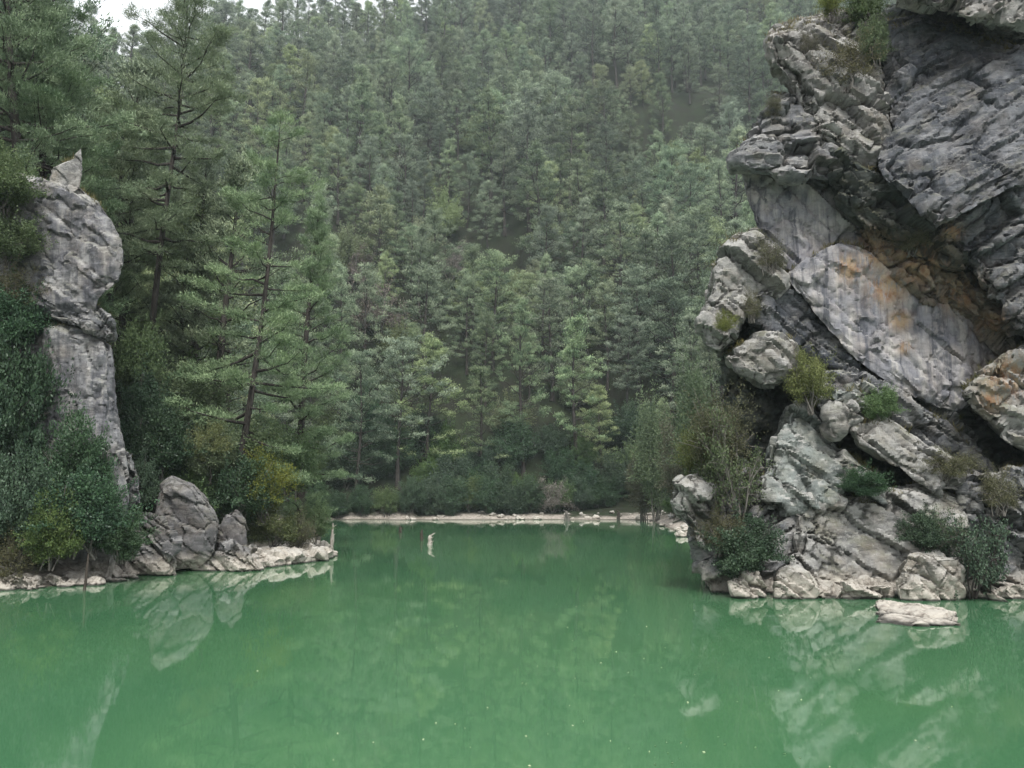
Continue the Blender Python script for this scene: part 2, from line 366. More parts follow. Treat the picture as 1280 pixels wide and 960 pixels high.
def twig_meshes(name, seed, mat, nleaf=900, bark='greybark', spread=.75, nst=7, L=.12, W=.05, tall=1.0):
    """a thin multi-stemmed bush with many bare twigs; about 2 wide and 2 high"""
    g = np.random.default_rng(seed); paths, ends = [], []
    def grow(p, d, ln, r, lev):
        k = 5; P = [p]; q = p.copy(); dd = d.copy()
        for _ in range(k):
            dd = dd + g.normal(size=3) * .16 + np.array([0, 0, .04]); dd /= np.linalg.norm(dd); q = q + dd * ln / k; P.append(q.copy())
        paths.append((np.array(P), np.linspace(r, r * .45, k + 1)))
        if lev >= 1: ends.extend(P[2:])
        if lev < 3:
            for _ in range(g.integers(4, 7) if lev < 2 else 3):
                j = g.integers(1 if lev else 2, k + 1); nd = dd * .8 + g.normal(size=3) * .62; nd /= np.linalg.norm(nd)
                grow(P[j], nd, ln * g.uniform(.42, .65), r * .5, lev + 1)
    for i in range(nst):
        a = g.uniform(0, 6.28); d = np.array([math.cos(a) * spread, math.sin(a) * spread, 1.0 * tall]); d *= g.uniform(.8, 1.1)
        grow(np.array([math.cos(a) * .08, math.sin(a) * .08, -.05]), d / np.linalg.norm(d), g.uniform(.75, 1.1) * tall, .032, 0)
    V, Fc = tubes(paths, 4); st = mesh_np(name + '_stems', V, Fc, M[bark], smooth=True)
    E = np.array(ends); C = E[g.integers(0, len(E), nleaf)] + g.normal(size=(nleaf, 3)) * .05
    V, Fc = leaves(C, g.normal(size=(nleaf, 3)) + np.array([0, 0, .3]), L * g.uniform(.6, 1.3, nleaf), W, g, .2)
    return st, mesh_np(name + '_foliage', V, Fc, M[mat], g.uniform(0, 1, nleaf).repeat(4))
def plant(name, meshes, loc, label, cat, group=None, sc=1.0, rz=0.0, tilt=(0, 0), parts=('trunk', 'crown')):
    r = empty(name, loc, label, cat, group)
    r.scale = sc if isinstance(sc, tuple) else (sc,) * 3; r.rotation_euler = (tilt[0], tilt[1], rz)
    for n_, me in zip(parts, meshes): obj(n_, me, r)
    return r
# ------------------------------------------------------------------ terrain
_ly = np.array([-80, 0, 20, 40.5, 43.5, 52, 55.5, 60, 62.5, 64.5, 67, 75, 110, 150, 175, 600.])
_lx = np.array([-33, -31, -28, -25.6, -22.6, -21.6, -18.7, -16.3, -13.8, -14.0, -16.5, -21, -30, -42, -48, -48.])
_ry = np.array([-80, 43, 44, 50, 60, 100, 160, 600.])
_rx = np.array([60, 48, 14, 15, 17, 21, 27, 27.])
def hfun(x, y):
    x = np.asarray(x, float); y = np.asarray(y, float); sh = x.shape
    P = np.stack([x.ravel(), y.ravel(), np.zeros(x.size)], 1)
    n1 = (fbm(P / 55., 3, 3)).reshape(sh); n2 = fbm(P / 14., 3, 9).reshape(sh); n3 = fbm(P / 3.2, 3, 12).reshape(sh)
    dl = np.interp(y, _ly, _lx) - x + .5 * n3
    hl = np.where(dl < 0, np.maximum(dl * .45, -2.2), np.where(dl < 3.5, .22 * dl, .77 + (dl - 3.5) * .92))
    hl = np.minimum(hl, 78 + .12 * (y - 60)) + np.clip(dl - 6, 0, 10) / 10 * (n2 * 1.6 + n1 * 3)
    df = y - (160 + 2.2 * n2 + 1.2 * n3 + .03 * np.abs(x))
    bs = np.where(x < -19, .55, .2)
    hf = np.where(df < 0, np.maximum(df * .3, -2.2), np.where(df < 12, bs * df, bs * 12 + (df - 12) * 1.08))
    ridge = 187 + 5 * n1 + np.clip(x + 195, -90, 50) * .26 + np.clip(x + 145, 0, 400) * .9
    hf = hf + np.clip(df - 12, 0, 60) / 60 * (n1 * 20 + n2 * 3)
    hf = np.where(hf < ridge - 20, hf, ridge - 20 + (1 - np.exp(-(np.maximum(hf, ridge - 20) - ridge + 20) / 20)) * 20)
    dr = np.minimum(x - np.interp(y, _ry, _rx), (y - 44.5))
    hr = np.where(dr < 0, np.maximum(dr * .4, -2.2), np.where(dr < 6, .4 * dr, 2.4 + (dr - 6) * 1.3))
    hr = np.minimum(hr, 33) + np.clip(dr - 6, 0, 10) / 10 * n2 * 1.5
    hn = np.clip((6 - y) * .62, -2.2, 3.0)
    return np.maximum(np.maximum(np.maximum(hl, hf), np.maximum(hr, hn)), -2.2) + .12 * n3 * (np.maximum(np.maximum(hl, hf), hr) > .3)
def H1(x, y): return float(hfun(np.array([x]), np.array([y]))[0])
xs = np.concatenate([np.arange(-420, -70, 5.), np.arange(-70, 60, 1.), np.arange(60, 421, 5.)])
ys = np.concatenate([np.arange(-60, 30, 2.), np.arange(30, 100, 1.), np.arange(100, 200, 1.6), np.arange(200, 640, 5.)])
X, Y = np.meshgrid(xs, ys); Z = hfun(X, Y)
i, j = np.meshgrid(np.arange(len(ys) - 1), np.arange(len(xs) - 1), indexing='ij'); w = len(xs)
me = mesh_np('ground', np.stack([X, Y, Z], -1).reshape(-1, 3), [np.stack([i * w + j, i * w + j + 1, (i + 1) * w + j + 1, (i + 1) * w + j], -1).reshape(-1, 4)], M['ground'], smooth=True)
tag(obj('ground', me), kind='structure')
me = mesh_np('water', [(-110, -58, 0), (110, -58, 0), (110, 190, 0), (-110, 190, 0)], [np.array([[0, 1, 2, 3]])], M['water'])
tag(obj('water', me), kind='structure')

# ------------------------------------------------------------------ rocks
OCHRE = [(1100, 315, 34), (1150, 330, 46), (1200, 365, 40), (1240, 405, 30), (1062, 335, 26), (1125, 400, 20), (1258, 470, 40), (1240, 500, 25), (1190, 290, 18), (1085, 300, 22), (1132, 435, 12), (1110, 360, 34)]
def stain_of(P):
    px, py, d = project(P); s = np.zeros(len(P))
    for a, b, r in OCHRE: s = np.maximum(s, np.exp(-(((px - a) / (r * .72)) ** 2 + ((py - b) / (r * .62)) ** 2)))
    return np.clip(s * 1.3, 0, 1)
def rough(P, nrm, seed, amp, bed, stra, facet, fine, small=1.):
    a = R(bed); nb = np.array([math.sin(a), .25, math.cos(a)]); nb /= np.linalg.norm(nb)
    d = amp * .15 * fbm(P / 3.8, 3, seed, .42) - .14
    w = P @ nb + .16 * fbm(P / 4.5, 3, seed + 20, .4)
    for per, k in ((1.15, .20), (.42, .075)):
        q = (w / per) % 1.0; row = np.floor(w / per)
        hgt = _h(row, row * 0 + seed, row * 0, 5)
        d = d + stra * k * (q ** .6 - .6 + (hgt - .5) * .9) * np.clip(.75 + 1.2 * noise(P / 2.1, seed + 31), 0, 1.3)
    # joints: boxes lined up with the bedding, each pushed in or out and tipped a little
    U = np.stack([np.array([math.cos(a), 0, -math.sin(a)]), np.cross(nb, [math.cos(a), 0, -math.sin(a)]), nb], 1)
    Q = (P + .09 * np.stack([fbm(P / 1.9, 3, seed + 91), fbm(P / 1.9, 3, seed + 92), fbm(P / 1.9, 3, seed + 93)], 1)) @ U
    crk = np.zeros(len(P))
    for sx, sz, k, kc, so_ in ((3.4, 1.3, .5, .30, 40), (1.3, .5, .19 * small, .14 * small, 60)):
        q = Q / np.array([sx, sx * .8, sz]) + so_ * .37
        d1, d2, fp, idc = voro(q, seed + so_, True)
        v = np.stack([np.sin(idc * 91), np.sin(idc * 57 + 1), np.sin(idc * 133 + 2)], 1)
        d = d + facet * (k * (idc - .5) * 1.6 + k * .8 * ((q - fp) * v).sum(1) - kc * np.exp(-((d2 - d1) / .04) ** 2))
        crk = np.maximum(crk, np.clip(1.3 - (d2 - d1) * sz / .045, 0, 1) * min(1, facet))
    d = d + fine * .06 * fbm(P / .55, 4, seed + 80, .6)
    return P + nrm * np.array([.6, 1, .7]) * d[:, None], crk * np.clip(.55 + 1.2 * noise(P / 2.4, seed + 71), 0, 1)
LEDGE = []
def solid(name, V, faces, mat, origin, seed, vox=.11, amp=1., bed=40, stra=1., facet=1., fine=1., keep=False, small=1.):
    me = bpy.data.meshes.new('raw'); bm = bmesh.new()
    vs = [bm.verts.new(v) for v in V]
    for f in faces: bm.faces.new([vs[k] for k in f])
    bmesh.ops.recalc_face_normals(bm, faces=bm.faces[:])
    bmesh.ops.triangulate(bm, faces=bm.faces[:]); bm.to_mesh(me); bm.free()
    o = bpy.data.objects.new('raw', me); COL.objects.link(o)
    md = o.modifiers.new('r', 'REMESH'); md.mode = 'VOXEL'; md.voxel_size = vox
    dg = bpy.context.evaluated_depsgraph_get(); ev = o.evaluated_get(dg); e = ev.to_mesh()
    n = len(e.vertices); P = np.zeros(n * 3); e.vertices.foreach_get('co', P); P = P.reshape(-1, 3)
    nr = np.zeros(n * 3); e.vertices.foreach_get('normal', nr); nr = nr.reshape(-1, 3)
    lt = np.zeros(len(e.polygons), np.int32); e.polygons.foreach_get('loop_total', lt)
    li = np.zeros(len(e.loops), np.int32); e.loops.foreach_get('vertex_index', li)
    ev.to_mesh_clear(); COL.objects.unlink(o); bpy.data.objects.remove(o); bpy.data.meshes.remove(me)
    q = li.reshape(-1, 4) if (lt == 4).all() else None
    if q is None:
        st = np.concatenate([[0], np.cumsum(lt)[:-1]]); fs = [np.stack([li[st[lt == k] + i] for i in range(k)], 1) for k in np.unique(lt)]
    else: fs = [q]
    # relax the voxel steps, then roughen
    src = np.concatenate([np.concatenate([f[:, i] for i in range(f.shape[1])]) for f in fs])
    dst = np.concatenate([np.concatenate([np.roll(f, -1, 1)[:, i] for i in range(f.shape[1])]) for f in fs])
    for _ in range(1):
        acc = np.zeros_like(P); cnt = np.zeros(n)
        np.add.at(acc, src, P[dst]); np.add.at(cnt, src, 1)
        P = P * .5 + .5 * acc / np.maximum(cnt, 1)[:, None]
    P2, crk = rough(P, nr, seed, amp, bed, stra, facet, fine, small)
    if keep: LEDGE.append((P2, nr))
    me = mesh_np(name, P2 - origin, fs, M[mat], smooth=True); me.set_sharp_from_angle(angle=R(34))
    a = me.attributes.new('crack', 'FLOAT', 'POINT'); a.data.foreach_set('value', crk.astype(np.float32))
    a = me.attributes.new('stain', 'FLOAT', 'POINT'); a.data.foreach_set('value', stain_of(P2).astype(np.float32))
    return me
def slab(name, parent, pts, mat, seed, Y=None, thick=4., bulge=.5, inset=.6, back=.9, label=None, keep=True, **kw):
    """a rock body behind an outline: rounded front at its own distance, real thickness"""
    Q = np.array([at(p[0], p[1], p[2] if len(p) > 2 else Y) for p in pts]); c = Q.mean(0)
    d = c - Q; dl = np.linalg.norm(d[:, [0, 2]], axis=1, keepdims=True)
    F0 = Q + d * np.minimum(inset / dl, .45); F0[:, 1] -= bulge
    B = np.array([at(p[0], p[1], q[1] + thick) for p, q in zip(pts, Q)]); cb_ = B.mean(0)
    B = cb_ + (B - cb_) * np.array([back, 1, back])
    n = len(Q); V = np.concatenate([F0, Q, B])
    fs = [list(range(n)), [2 * n + k for k in range(n)][::-1]]
    for r in (0, 1):
        for k in range(n):
            k2 = (k + 1) % n; fs.append([r * n + k, r * n + k2, (r + 1) * n + k2, (r + 1) * n + k])
    org = np.array(parent.location) if parent else np.array([c[0], c[1], 0.])
    me = solid(name, V, fs, mat, org, seed, keep=keep, **kw)
    o = obj(name, me, parent, None if parent else org)
    if label: o['label'] = label
    return o

cliff = empty('rock_cliff', at(1080, 745, 40) * np.array([1, 1, 0]), 'massive overhanging grey limestone cliff of cracked slabs with ochre streaks above the water', 'cliff')
S = lambda n, pts, mat, seed, **k: slab(n, cliff, pts, mat, seed, **k)
S('cap_slab', [(1118, -60), (1122, 2), (1150, 8), (1185, 14), (1232, 30), (1300, 44), (1330, -60)], 'pale', 1, Y=37.2, thick=6, bulge=.2, bed=-20)
S('overhang', [(1108, 22, 40), (1150, 15, 40), (1225, 38, 39.5), (1310, 66, 39), (1320, 210, 37.2), (1240, 252, 36.6), (1192, 280, 36.6), (1170, 288, 36.8), (1140, 258, 37.6), (1104, 222, 38.2), (1092, 200, 38.6), (1112, 160, 39.2), (1104, 110, 39.7), (1096, 60, 40)], 'dark', 2, thick=7, bulge=.5, inset=1.0, bed=-30, stra=.8, facet=.55)
S('rock_head', [(955, 52, 40), (966, 34, 40.4), (1000, 22, 40.8), (1050, 14, 41), (1100, 20, 41), (1112, 100, 40), (1114, 165, 39.6), (1094, 212, 39.5), (1056, 205, 39.5), (1020, 176, 39.6), (996, 134, 39.8), (984, 104, 39.9), (964, 82, 40)], 'pale', 3, thick=7, bulge=.8, inset=1.0, label='pale lichen covered rock head under the cliff top bushes')
S('shelf', [(911, 201, 39.6), (926, 182, 40), (948, 152, 40.3), (966, 116, 40.5), (992, 124, 40.5), (1024, 172, 40), (1060, 205, 39.6), (1052, 240, 39.6), (1002, 222, 39.5), (944, 214, 39.4), (914, 211, 39.5)], 'grey', 4, thick=6, bulge=.4, inset=.5, facet=1.2, bed=5)
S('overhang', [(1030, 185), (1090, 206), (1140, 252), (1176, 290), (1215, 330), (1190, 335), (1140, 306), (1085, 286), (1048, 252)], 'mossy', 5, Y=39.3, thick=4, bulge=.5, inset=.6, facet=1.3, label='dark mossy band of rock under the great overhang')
S('rock_face', [(922, 206, 41), (1000, 212, 41), (1055, 235, 41.2), (1100, 285, 41.5), (1094, 322, 41.5), (1035, 322, 41.4), (1000, 350, 41.4), (972, 332, 41.3), (946, 292, 41.2), (930, 240, 41)], 'smooth', 6, thick=5, bulge=.25, inset=.6, facet=.35, stra=.4)
S('rock_face', [(978, 345, 40.8), (1006, 318, 40.6), (1048, 304, 40.4), (1090, 312, 40.4), (1130, 345, 40.8), (1165, 372, 41.2), (1215, 385, 41.6), (1262, 420, 42), (1268, 450, 42), (1222, 500, 41.6), (1195, 520, 41.2), (1145, 500, 40.8), (1105, 476, 40.6), (1070, 452, 40.6), (1024, 402, 40.7)], 'smooth', 7, thick=5, bulge=.35, inset=.5, facet=.3, stra=.3, label='smooth pale rock face with vertical grey and orange streaks')
S('crumbly_band', [(1078, 288, 40.8), (1118, 276, 40.6), (1168, 298, 40.4), (1206, 326, 40), (1246, 372, 40), (1275, 418, 40.3), (1258, 436, 41), (1205, 402, 41), (1152, 376, 40.8), (1122, 344, 40.7), (1084, 320, 40.7)], 'ochre', 8, thick=4, bulge=.2, inset=.4, facet=1.7, vox=.1)
S('rock_block', [(1168, 290, 38.6), (1200, 268, 38.2), (1258, 236, 37.8), (1320, 208, 37.4), (1330, 440, 38), (1268, 412, 38.4), (1236, 368, 38.6), (1204, 326, 38.7)], 'dark', 9, thick=6, bulge=.4, inset=.6, facet=1.1, bed=-35)
S('rock_block', [(1198, 492, 38.6), (1232, 458, 38.4), (1300, 420, 38), (1330, 420, 38), (1330, 580, 38), (1262, 556, 38.3), (1216, 520, 38.6)], 'pale', 10, thick=6, bulge=.3, inset=.5, facet=1.0, label='reddish rock block below the dark hollow')
S('outcrop', [(873, 402, 40.4), (884, 366, 40.4), (890, 336, 40.5), (914, 304, 40.7), (944, 286, 41), (968, 306, 41), (990, 346, 40.8), (976, 376, 40.5), (940, 382, 40.2), (928, 412, 40.2), (902, 446, 40.2), (880, 436, 40.3)], 'pale', 11, thick=6, bulge=.5, inset=.6, facet=1.0, stra=.5, small=.7)
S('wedge', [(930, 366, 41), (985, 350, 41.2), (1030, 405, 41.2), (1078, 455, 41), (1112, 484, 41), (1040, 462, 41.2), (990, 436, 41.3), (946, 408, 41)], 'dark', 12, thick=4, bulge=.1, inset=.4, facet=.9, bed=38)
S('hump', [(902, 446, 40), (934, 420, 40), (970, 411, 40), (994, 430, 40), (1000, 470, 40), (952, 486, 40), (915, 470, 40)], 'pale', 13, thick=4, bulge=.7, inset=.6, facet=.7, stra=.5)
S('ledge', [(1000, 452, 41), (1075, 464, 41), (1120, 482, 40.8), (1186, 520, 40.6), (1226, 556, 40.4), (1262, 606, 40), (1200, 600, 40.2), (1140, 566, 40.4), (1080, 540, 40.6), (1020, 530, 41)], 'grey', 14, thick=5, bulge=.3, inset=.5, facet=.9, stra=1.9, bed=36)
S('ledge', [(1034, 488, 39.8), (1075, 476, 40), (1098, 486, 40), (1092, 512, 39.7), (1054, 522, 39.6)], 'green', 15, thick=3, bulge=.3, inset=.4, facet=.8)
S('ledge', [(1034, 512, 39.3), (1070, 498, 39.5), (1082, 516, 39.4), (1060, 540, 39.1), (1036, 544, 39.1)], 'pale', 16, thick=3, bulge=.3, inset=.35, facet=.8)
S('diagonal_slab', [(1066, 538, 39), (1098, 519, 39.3), (1148, 548, 39.2), (1204, 588, 38.9), (1200, 616, 38.6), (1160, 614, 38.5), (1112, 578, 38.7), (1074, 556, 38.8)], 'pale', 17, thick=3.5, bulge=.25, inset=.35, facet=.7, stra=.7)
S('rock_block', [(950, 600, 39.8), (962, 562, 40), (985, 508, 40.3), (1004, 496, 40.5), (1034, 534, 40), (1062, 560, 39.6), (1104, 596, 39.2), (1112, 636, 39.1), (1000, 640, 39.4), (956, 640, 39.6)], 'green', 18, thick=5, bulge=.4, inset=.6, facet=1.0, stra=.4, small=.5, bed=35, label='greenish white rock block above the lower face')
S('lower_face', [(990, 640, 39.1), (1000, 612, 39.3), (1090, 612, 39), (1150, 604, 38.8), (1215, 622, 38.7), (1225, 760, 37.6), (1120, 770, 37.6), (1060, 770, 37.8), (975, 764, 38.2), (985, 700, 38.8)], 'pale', 19, thick=6, bulge=.4, inset=.7, facet=1.0, stra=.3, small=.45, bed=35)
S('lower_face', [(888, 760, 39.2), (876, 700, 39.8), (858, 668, 40.2), (880, 610, 41), (940, 580, 41), (1000, 606, 40), (998, 650, 39.6), (990, 764, 38.9)], 'grey', 20, thick=5, bulge=.3, inset=.6, facet=1.1, stra=.4, small=.6, bed=-30)
S('lower_face', [(1196, 600, 39), (1250, 590, 38.8), (1330, 560, 38.4), (1340, 770, 37.6), (1240, 768, 37.8), (1205, 740, 38.4)], 'grey', 21, thick=6, bulge=.3, inset=.6, facet=1.4)
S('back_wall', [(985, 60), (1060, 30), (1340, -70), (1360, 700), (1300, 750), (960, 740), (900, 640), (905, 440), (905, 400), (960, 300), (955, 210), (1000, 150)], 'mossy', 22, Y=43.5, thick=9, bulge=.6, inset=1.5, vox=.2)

def boulder(name, pts, mat, seed, label, Y, cat='boulder', group=None, **kw):
    o = slab(name, None, pts, mat, seed, Y=Y, keep=False, **kw); return tag(o, label, cat, group)
boulder('boulder', [(838, 622), (850, 603), (872, 597), (900, 612), (900, 660), (880, 694), (862, 668), (842, 646)], 'pale', 30, 'pale jutting rock with white top at the water end of the cliff', 39.6, thick=2.6, bulge=.5, inset=.5, back=.7)
boulder('boulder', [(912, 748), (913, 724), (930, 711), (950, 712), (962, 732), (958, 752)], 'shore', 31, 'small white boulder at the waterline under the dark cliff bushes', 37.6, thick=1.4, bulge=.3, inset=.3, facet=.6, vox=.07)
boulder('boulder', [(966, 756), (970, 718), (990, 706), (1014, 708), (1026, 732), (1022, 760)], 'shore', 32, 'rounded pinkish boulder beside the small white boulder at the cliff foot', 37.4, thick=1.4, bulge=.3, inset=.3, facet=.6, vox=.07)
boulder('boulder', [(1028, 760), (1050, 734), (1080, 722), (1118, 728), (1120, 764)], 'shore', 33, 'low layered ledge stone between the rounded boulder and the big block', 37.2, thick=1.6, bulge=.25, inset=.35, vox=.08, stra=1.6, bed=25)
boulder('boulder', [(1118, 722), (1136, 692), (1166, 686), (1206, 692), (1210, 722), (1196, 764), (1124, 764)], 'shore', 34, 'big flat topped block with bright face at the cliff foot', 36.8, thick=2.2, bulge=.35, inset=.4, facet=.7, vox=.08)
boulder('boulder', [(1228, 764), (1234, 738), (1252, 724), (1282, 726), (1300, 740), (1300, 768)], 'shore', 35, 'small cluster stone at the waterline right of the big block', 37.0, thick=1.6, bulge=.25, inset=.3, vox=.08)
# low slab lying awash in front of the big block
def low_slab(name, corners, h, mat, seed, label, **kw):
    Q = np.array([on_water(*p) for p in corners]); n = len(Q); c = Q.mean(0)
    V = np.concatenate([Q * [1, 1, 0] + [0, 0, -.5], Q * [1, 1, 0] + [0, 0, h * .6], c + (Q - c) * .8 + [0, 0, h]])
    fs = [list(range(n))[::-1], [2 * n + k for k in range(n)]] + [[r * n + k, r * n + (k + 1) % n, (r + 1) * n + (k + 1) % n, (r + 1) * n + k] for r in (0, 1) for k in range(n)]
    org = np.array([c[0], c[1], 0]); me = solid(name, V, fs, mat, org, seed, **kw)
    return tag(obj(name, me, None, org), label, 'rock')
low_slab('flat_rock', [(1092, 778), (1140, 784), (1205, 783), (1196, 770), (1160, 760), (1095, 757)], .26, 'shore', 36, 'flat pale rock lying awash in the green water before the cliff', vox=.07, amp=.2, facet=.35, stra=.3)

# left rock pillar
pil = empty('rock_pillar', at(100, 700, 47) * np.array([1, 1, 0]), 'tall grey limestone pillar with a bulging head and pointed ear beside the pines', 'rock pillar')
L_ = lambda n, pts, mat, seed, **k: slab(n, pil, pts, mat, seed, **k)
L_('ear', [(56, 236), (64, 208), (78, 202), (90, 197), (102, 184), (105, 212), (101, 236), (80, 250)], 'pale', 50, Y=46.4, thick=1.3, bulge=.1, inset=.12, facet=.18, small=.3, stra=.1, amp=.3, vox=.07)
L_('head', [(-30, 232, 47), (20, 214, 47), (58, 222, 46.8), (100, 230, 46.6), (122, 250, 46.5), (140, 274, 46.4), (153, 300, 46.3), (156, 330, 46.2), (150, 352, 46.2), (128, 368, 46.2), (120, 392, 46.3), (60, 396, 46.4), (20, 392, 46.8), (-30, 390, 47)], 'pillar', 51, thick=5, bulge=.5, inset=.7, facet=.38, stra=.25, small=.7, bed=35, label='bulging rock head with pale weathered edge')
L_('neck_slab', [(30, 362), (80, 366), (122, 378), (138, 402), (142, 424), (110, 412), (60, 400), (30, 398)], 'grey', 52, Y=46.4, thick=4, bulge=.35, inset=.35, facet=.8, bed=30)
L_('shaft', [(10, 392, 47), (60, 398, 46.8), (112, 412, 46.7), (142, 430, 46.7), (147, 480, 46.8), (152, 530, 46.9), (160, 580, 47), (164, 622, 47), (140, 740, 46), (0, 740, 46)], 'pillar', 53, thick=5, bulge=.5, inset=.7, facet=.45, stra=.25, small=.7, bed=70)
L_('spur', [(150, 560), (166, 566), (176, 592), (178, 630), (150, 650)], 'grey', 54, Y=47.6, thick=2.5, bulge=.2, inset=.3, facet=.8)
boulder('boulder', [(188, 640), (196, 606), (214, 594), (244, 604), (262, 626), (276, 652), (272, 690), (250, 714), (205, 716), (190, 690)], 'boulder', 55, 'largest grey boulder on the shore below the leaning pine', 50.5, thick=3, bulge=.6, inset=.8, facet=.5, stra=.2, small=.5, vox=.1)
boulder('boulder', [(268, 668), (280, 640), (296, 636), (308, 650), (310, 684), (300, 708), (270, 708)], 'boulder', 56, 'small upright grey boulder beside the largest shore boulder', 53, thick=2, bulge=.3, inset=.4, facet=.5, stra=.2, small=.5, vox=.09)
boulder('boulder', [(150, 660), (176, 640), (204, 646), (220, 676), (218, 722), (150, 728)], 'boulder', 57, 'brownish rock at the foot of the rock pillar by the water', 48, thick=2.5, bulge=.4, inset=.5, facet=1.1, vox=.1)
boulder('boulder', [(262, 690), (290, 676), (312, 690), (330, 714), (300, 722), (230, 724), (236, 706)], 'boulder', 58, 'dark low rock sloping into the water in front of the grey boulders', 51, thick=2, bulge=.3, inset=.4, vox=.09)
boulder('boulder', [(300, 690), (318, 682), (330, 690), (352, 712), (330, 722), (302, 716)], 'shore', 59, 'white streaked ledge rock running down to the water', 54.5, thick=2, bulge=.2, inset=.3, vox=.09)
low_slab('shore_ledge', [(318, 712), (360, 707), (408, 701), (421, 697), (415, 692), (380, 688), (340, 690), (312, 700)], .95, 'shore', 60, 'pale stone spit pointing into the lake under the bushes', vox=.1, amp=.5, facet=.8, stra=.4)
for k, (px, py, w_, h_, lab) in enumerate([(20, 738, 60, 26, 'bleached shore rock farthest along the bank from the pillar'), (64, 734, 46, 24, 'bleached shore rock below the dark bushes with rubble on both sides'), (120, 724, 70, 30, 'long bleached shore rock beside the dark stick in the water'), (188, 716, 58, 34, 'bleached shore rock touching the brownish pillar foot rock')]):
    p = on_water(px, py)
    boulder('boulder', [(px - w_ / 2, py + 8), (px - w_ * .42, py - h_ * .6), (px - w_ * .1, py - h_), (px + w_ * .3, py - h_ * .8), (px + w_ * .5, py - h_ * .2), (px + w_ * .48, py + 8)], 'shore', 61 + k, lab, p[1] + .3, thick=1.6, bulge=.25, inset=.35, facet=1.1, vox=.08)
# rubble stones: a few shapes copied along the shores
def stone_mesh(seed, mat):
    g = np.random.default_rng(seed); bm = bmesh.new(); bmesh.ops.create_icosphere(bm, subdivisions=4, radius=1)
    P = np.array([v.co for v in bm.verts]); fs = np.array([[v.index for v in f.verts] for f in bm.faces]); bm.free()
    n = P.copy(); d1, d2, fp, idc = voro(P * 1.1 + seed * 3, seed)
    r = 1 + .28 * fbm(P * 1.2 + seed, 3, seed) + .35 * ((P * 1.1 + seed * 3 - fp) * np.stack([np.sin(idc * 91), np.sin(idc * 57), np.sin(idc * 133)], 1)).sum(1)
    P = n * r[:, None] * np.array([1, .8, .55]); P[:, 2] += .2
    me = mesh_np('stone', P, [fs], M[mat], smooth=True); return me
STN = [stone_mesh(70 + k, 'shore') for k in range(4)]
def rubble(n, fn, label, group, s0, s1):
    for k in range(n):
        p = fn(k); o = obj('shore_stone', STN[k % 4], None, p); s = random.uniform(s0, s1); o.scale = (s, s, s * random.uniform(.6, 1.1)); o.rotation_euler = (random.uniform(-.3, .3), random.uniform(-.3, .3), random.uniform(0, 6.28))
        tag(o, label, 'stone', group)
def near_left(k):
    y = random.uniform(39.5, 50); x = float(np.interp(y, _ly, _lx)) - random.uniform(-.9, 2.4); return (x, y, max(-.05, H1(x, y)))
rubble(46, near_left, 'bleached rubble stone on the narrow shore below the dark bushes', 'rubble stones along the near shore', .18, .55)
def far_beach(k):
    x = random.uniform(-22, 31); y = 160 + random.uniform(-.5, 9); z = H1(x, y)
    while z < -.2 or z > 2.6: y = 160 + random.uniform(-2, 9); z = H1(x, y)
    return (x, y, max(z, 0))
rubble(40, far_beach, 'bleached stone on the pale far beach at the forest foot', 'stones on the far beach', .25, .8)

def right_bank(k):
    y = random.uniform(70, 156); x = float(np.interp(y, _ry, _rx)) + random.uniform(-.6, 3.5); return (x, y, max(-.05, H1(x, y)))
rubble(36, right_bank, 'bleached stone on the low bank behind the jutting rock of the cliff end', 'stones on the bank behind the cliff end', .25, .9)
# ------------------------------------------------------------------ forest
PINES = []
_spec = [('pine', 23, 5.0, .2, .05), ('pine', 21, 5.6, .12, .2), ('pine_blue', 25, 4.9, .25, .0), ('pine_blue', 20, 5.6, .12, .3), ('pine_pale', 22, 5.2, .15, .1), ('pine', 27, 5.0, .28, .1), ('pine_pale', 17, 4.8, .08, .1), ('pine_blue', 24, 5.8, .32, .4)]
for k, (mt, H_, R_, cb, tw) in enumerate(_spec):
    PINES.append((pine_meshes('forest_pine', H_, R_, cb, 56, 4, 84, .34, .105, 100 + k, mt, gap=.2, bend=.012, topw=tw, cl=.40, smin=.35, up0=4, up1=58, whorl=9, puff=.9), H_, R_, cb))
gx, gy = np.meshgrid(np.arange(-330, 270, 10.2), np.arange(66, 560, 8.8)); gx = gx + (np.arange(gx.shape[0]) % 2)[:, None] * 5.1
gx = gx.ravel() + rng.uniform(-3, 3, gx.size); gy = gy.ravel() + rng.uniform(-3, 3, gy.size)
gz = hfun(gx, gy)
right = (gx > np.interp(gy, _ry, _rx) - 2) & (gy < 158)
ok = (gz > 3.0) & ~right
dlx = np.interp(gy, _ly, _lx) - gx
ok &= ~((gy < 150) & (dlx < 7))
ok &= rng.uniform(size=gx.size) > .02 + .32 * (noise(np.stack([gx / 20, gy / 20, gx * 0], 1), 77) > .25)
px, py, dd = project(np.stack([gx, gy, gz + 10], 1))
ok &= (px > -90) & (px < 1370) & (py > -160)
BARE = [(470, 440, 205, 12, 17, 'largest grey brown leafless tree among the pines above the far shore'), (440, 400, 215, 9, 13, 'smaller leafless brown tree beside the largest bare tree'), (560, 305, 240, 9, 14, 'leafless greyish tree high among pale pines of the far hillside'), (690, 632, 168, 7, 8, 'low reddish brown leafless bush behind the far beach')]
def hit(px_, py_):
    for Yd in np.arange(165, 420, 1.5):
        p = at(px_, py_, Yd)
        if p[2] <= H1(p[0], p[1]): return Yd
    return 420.
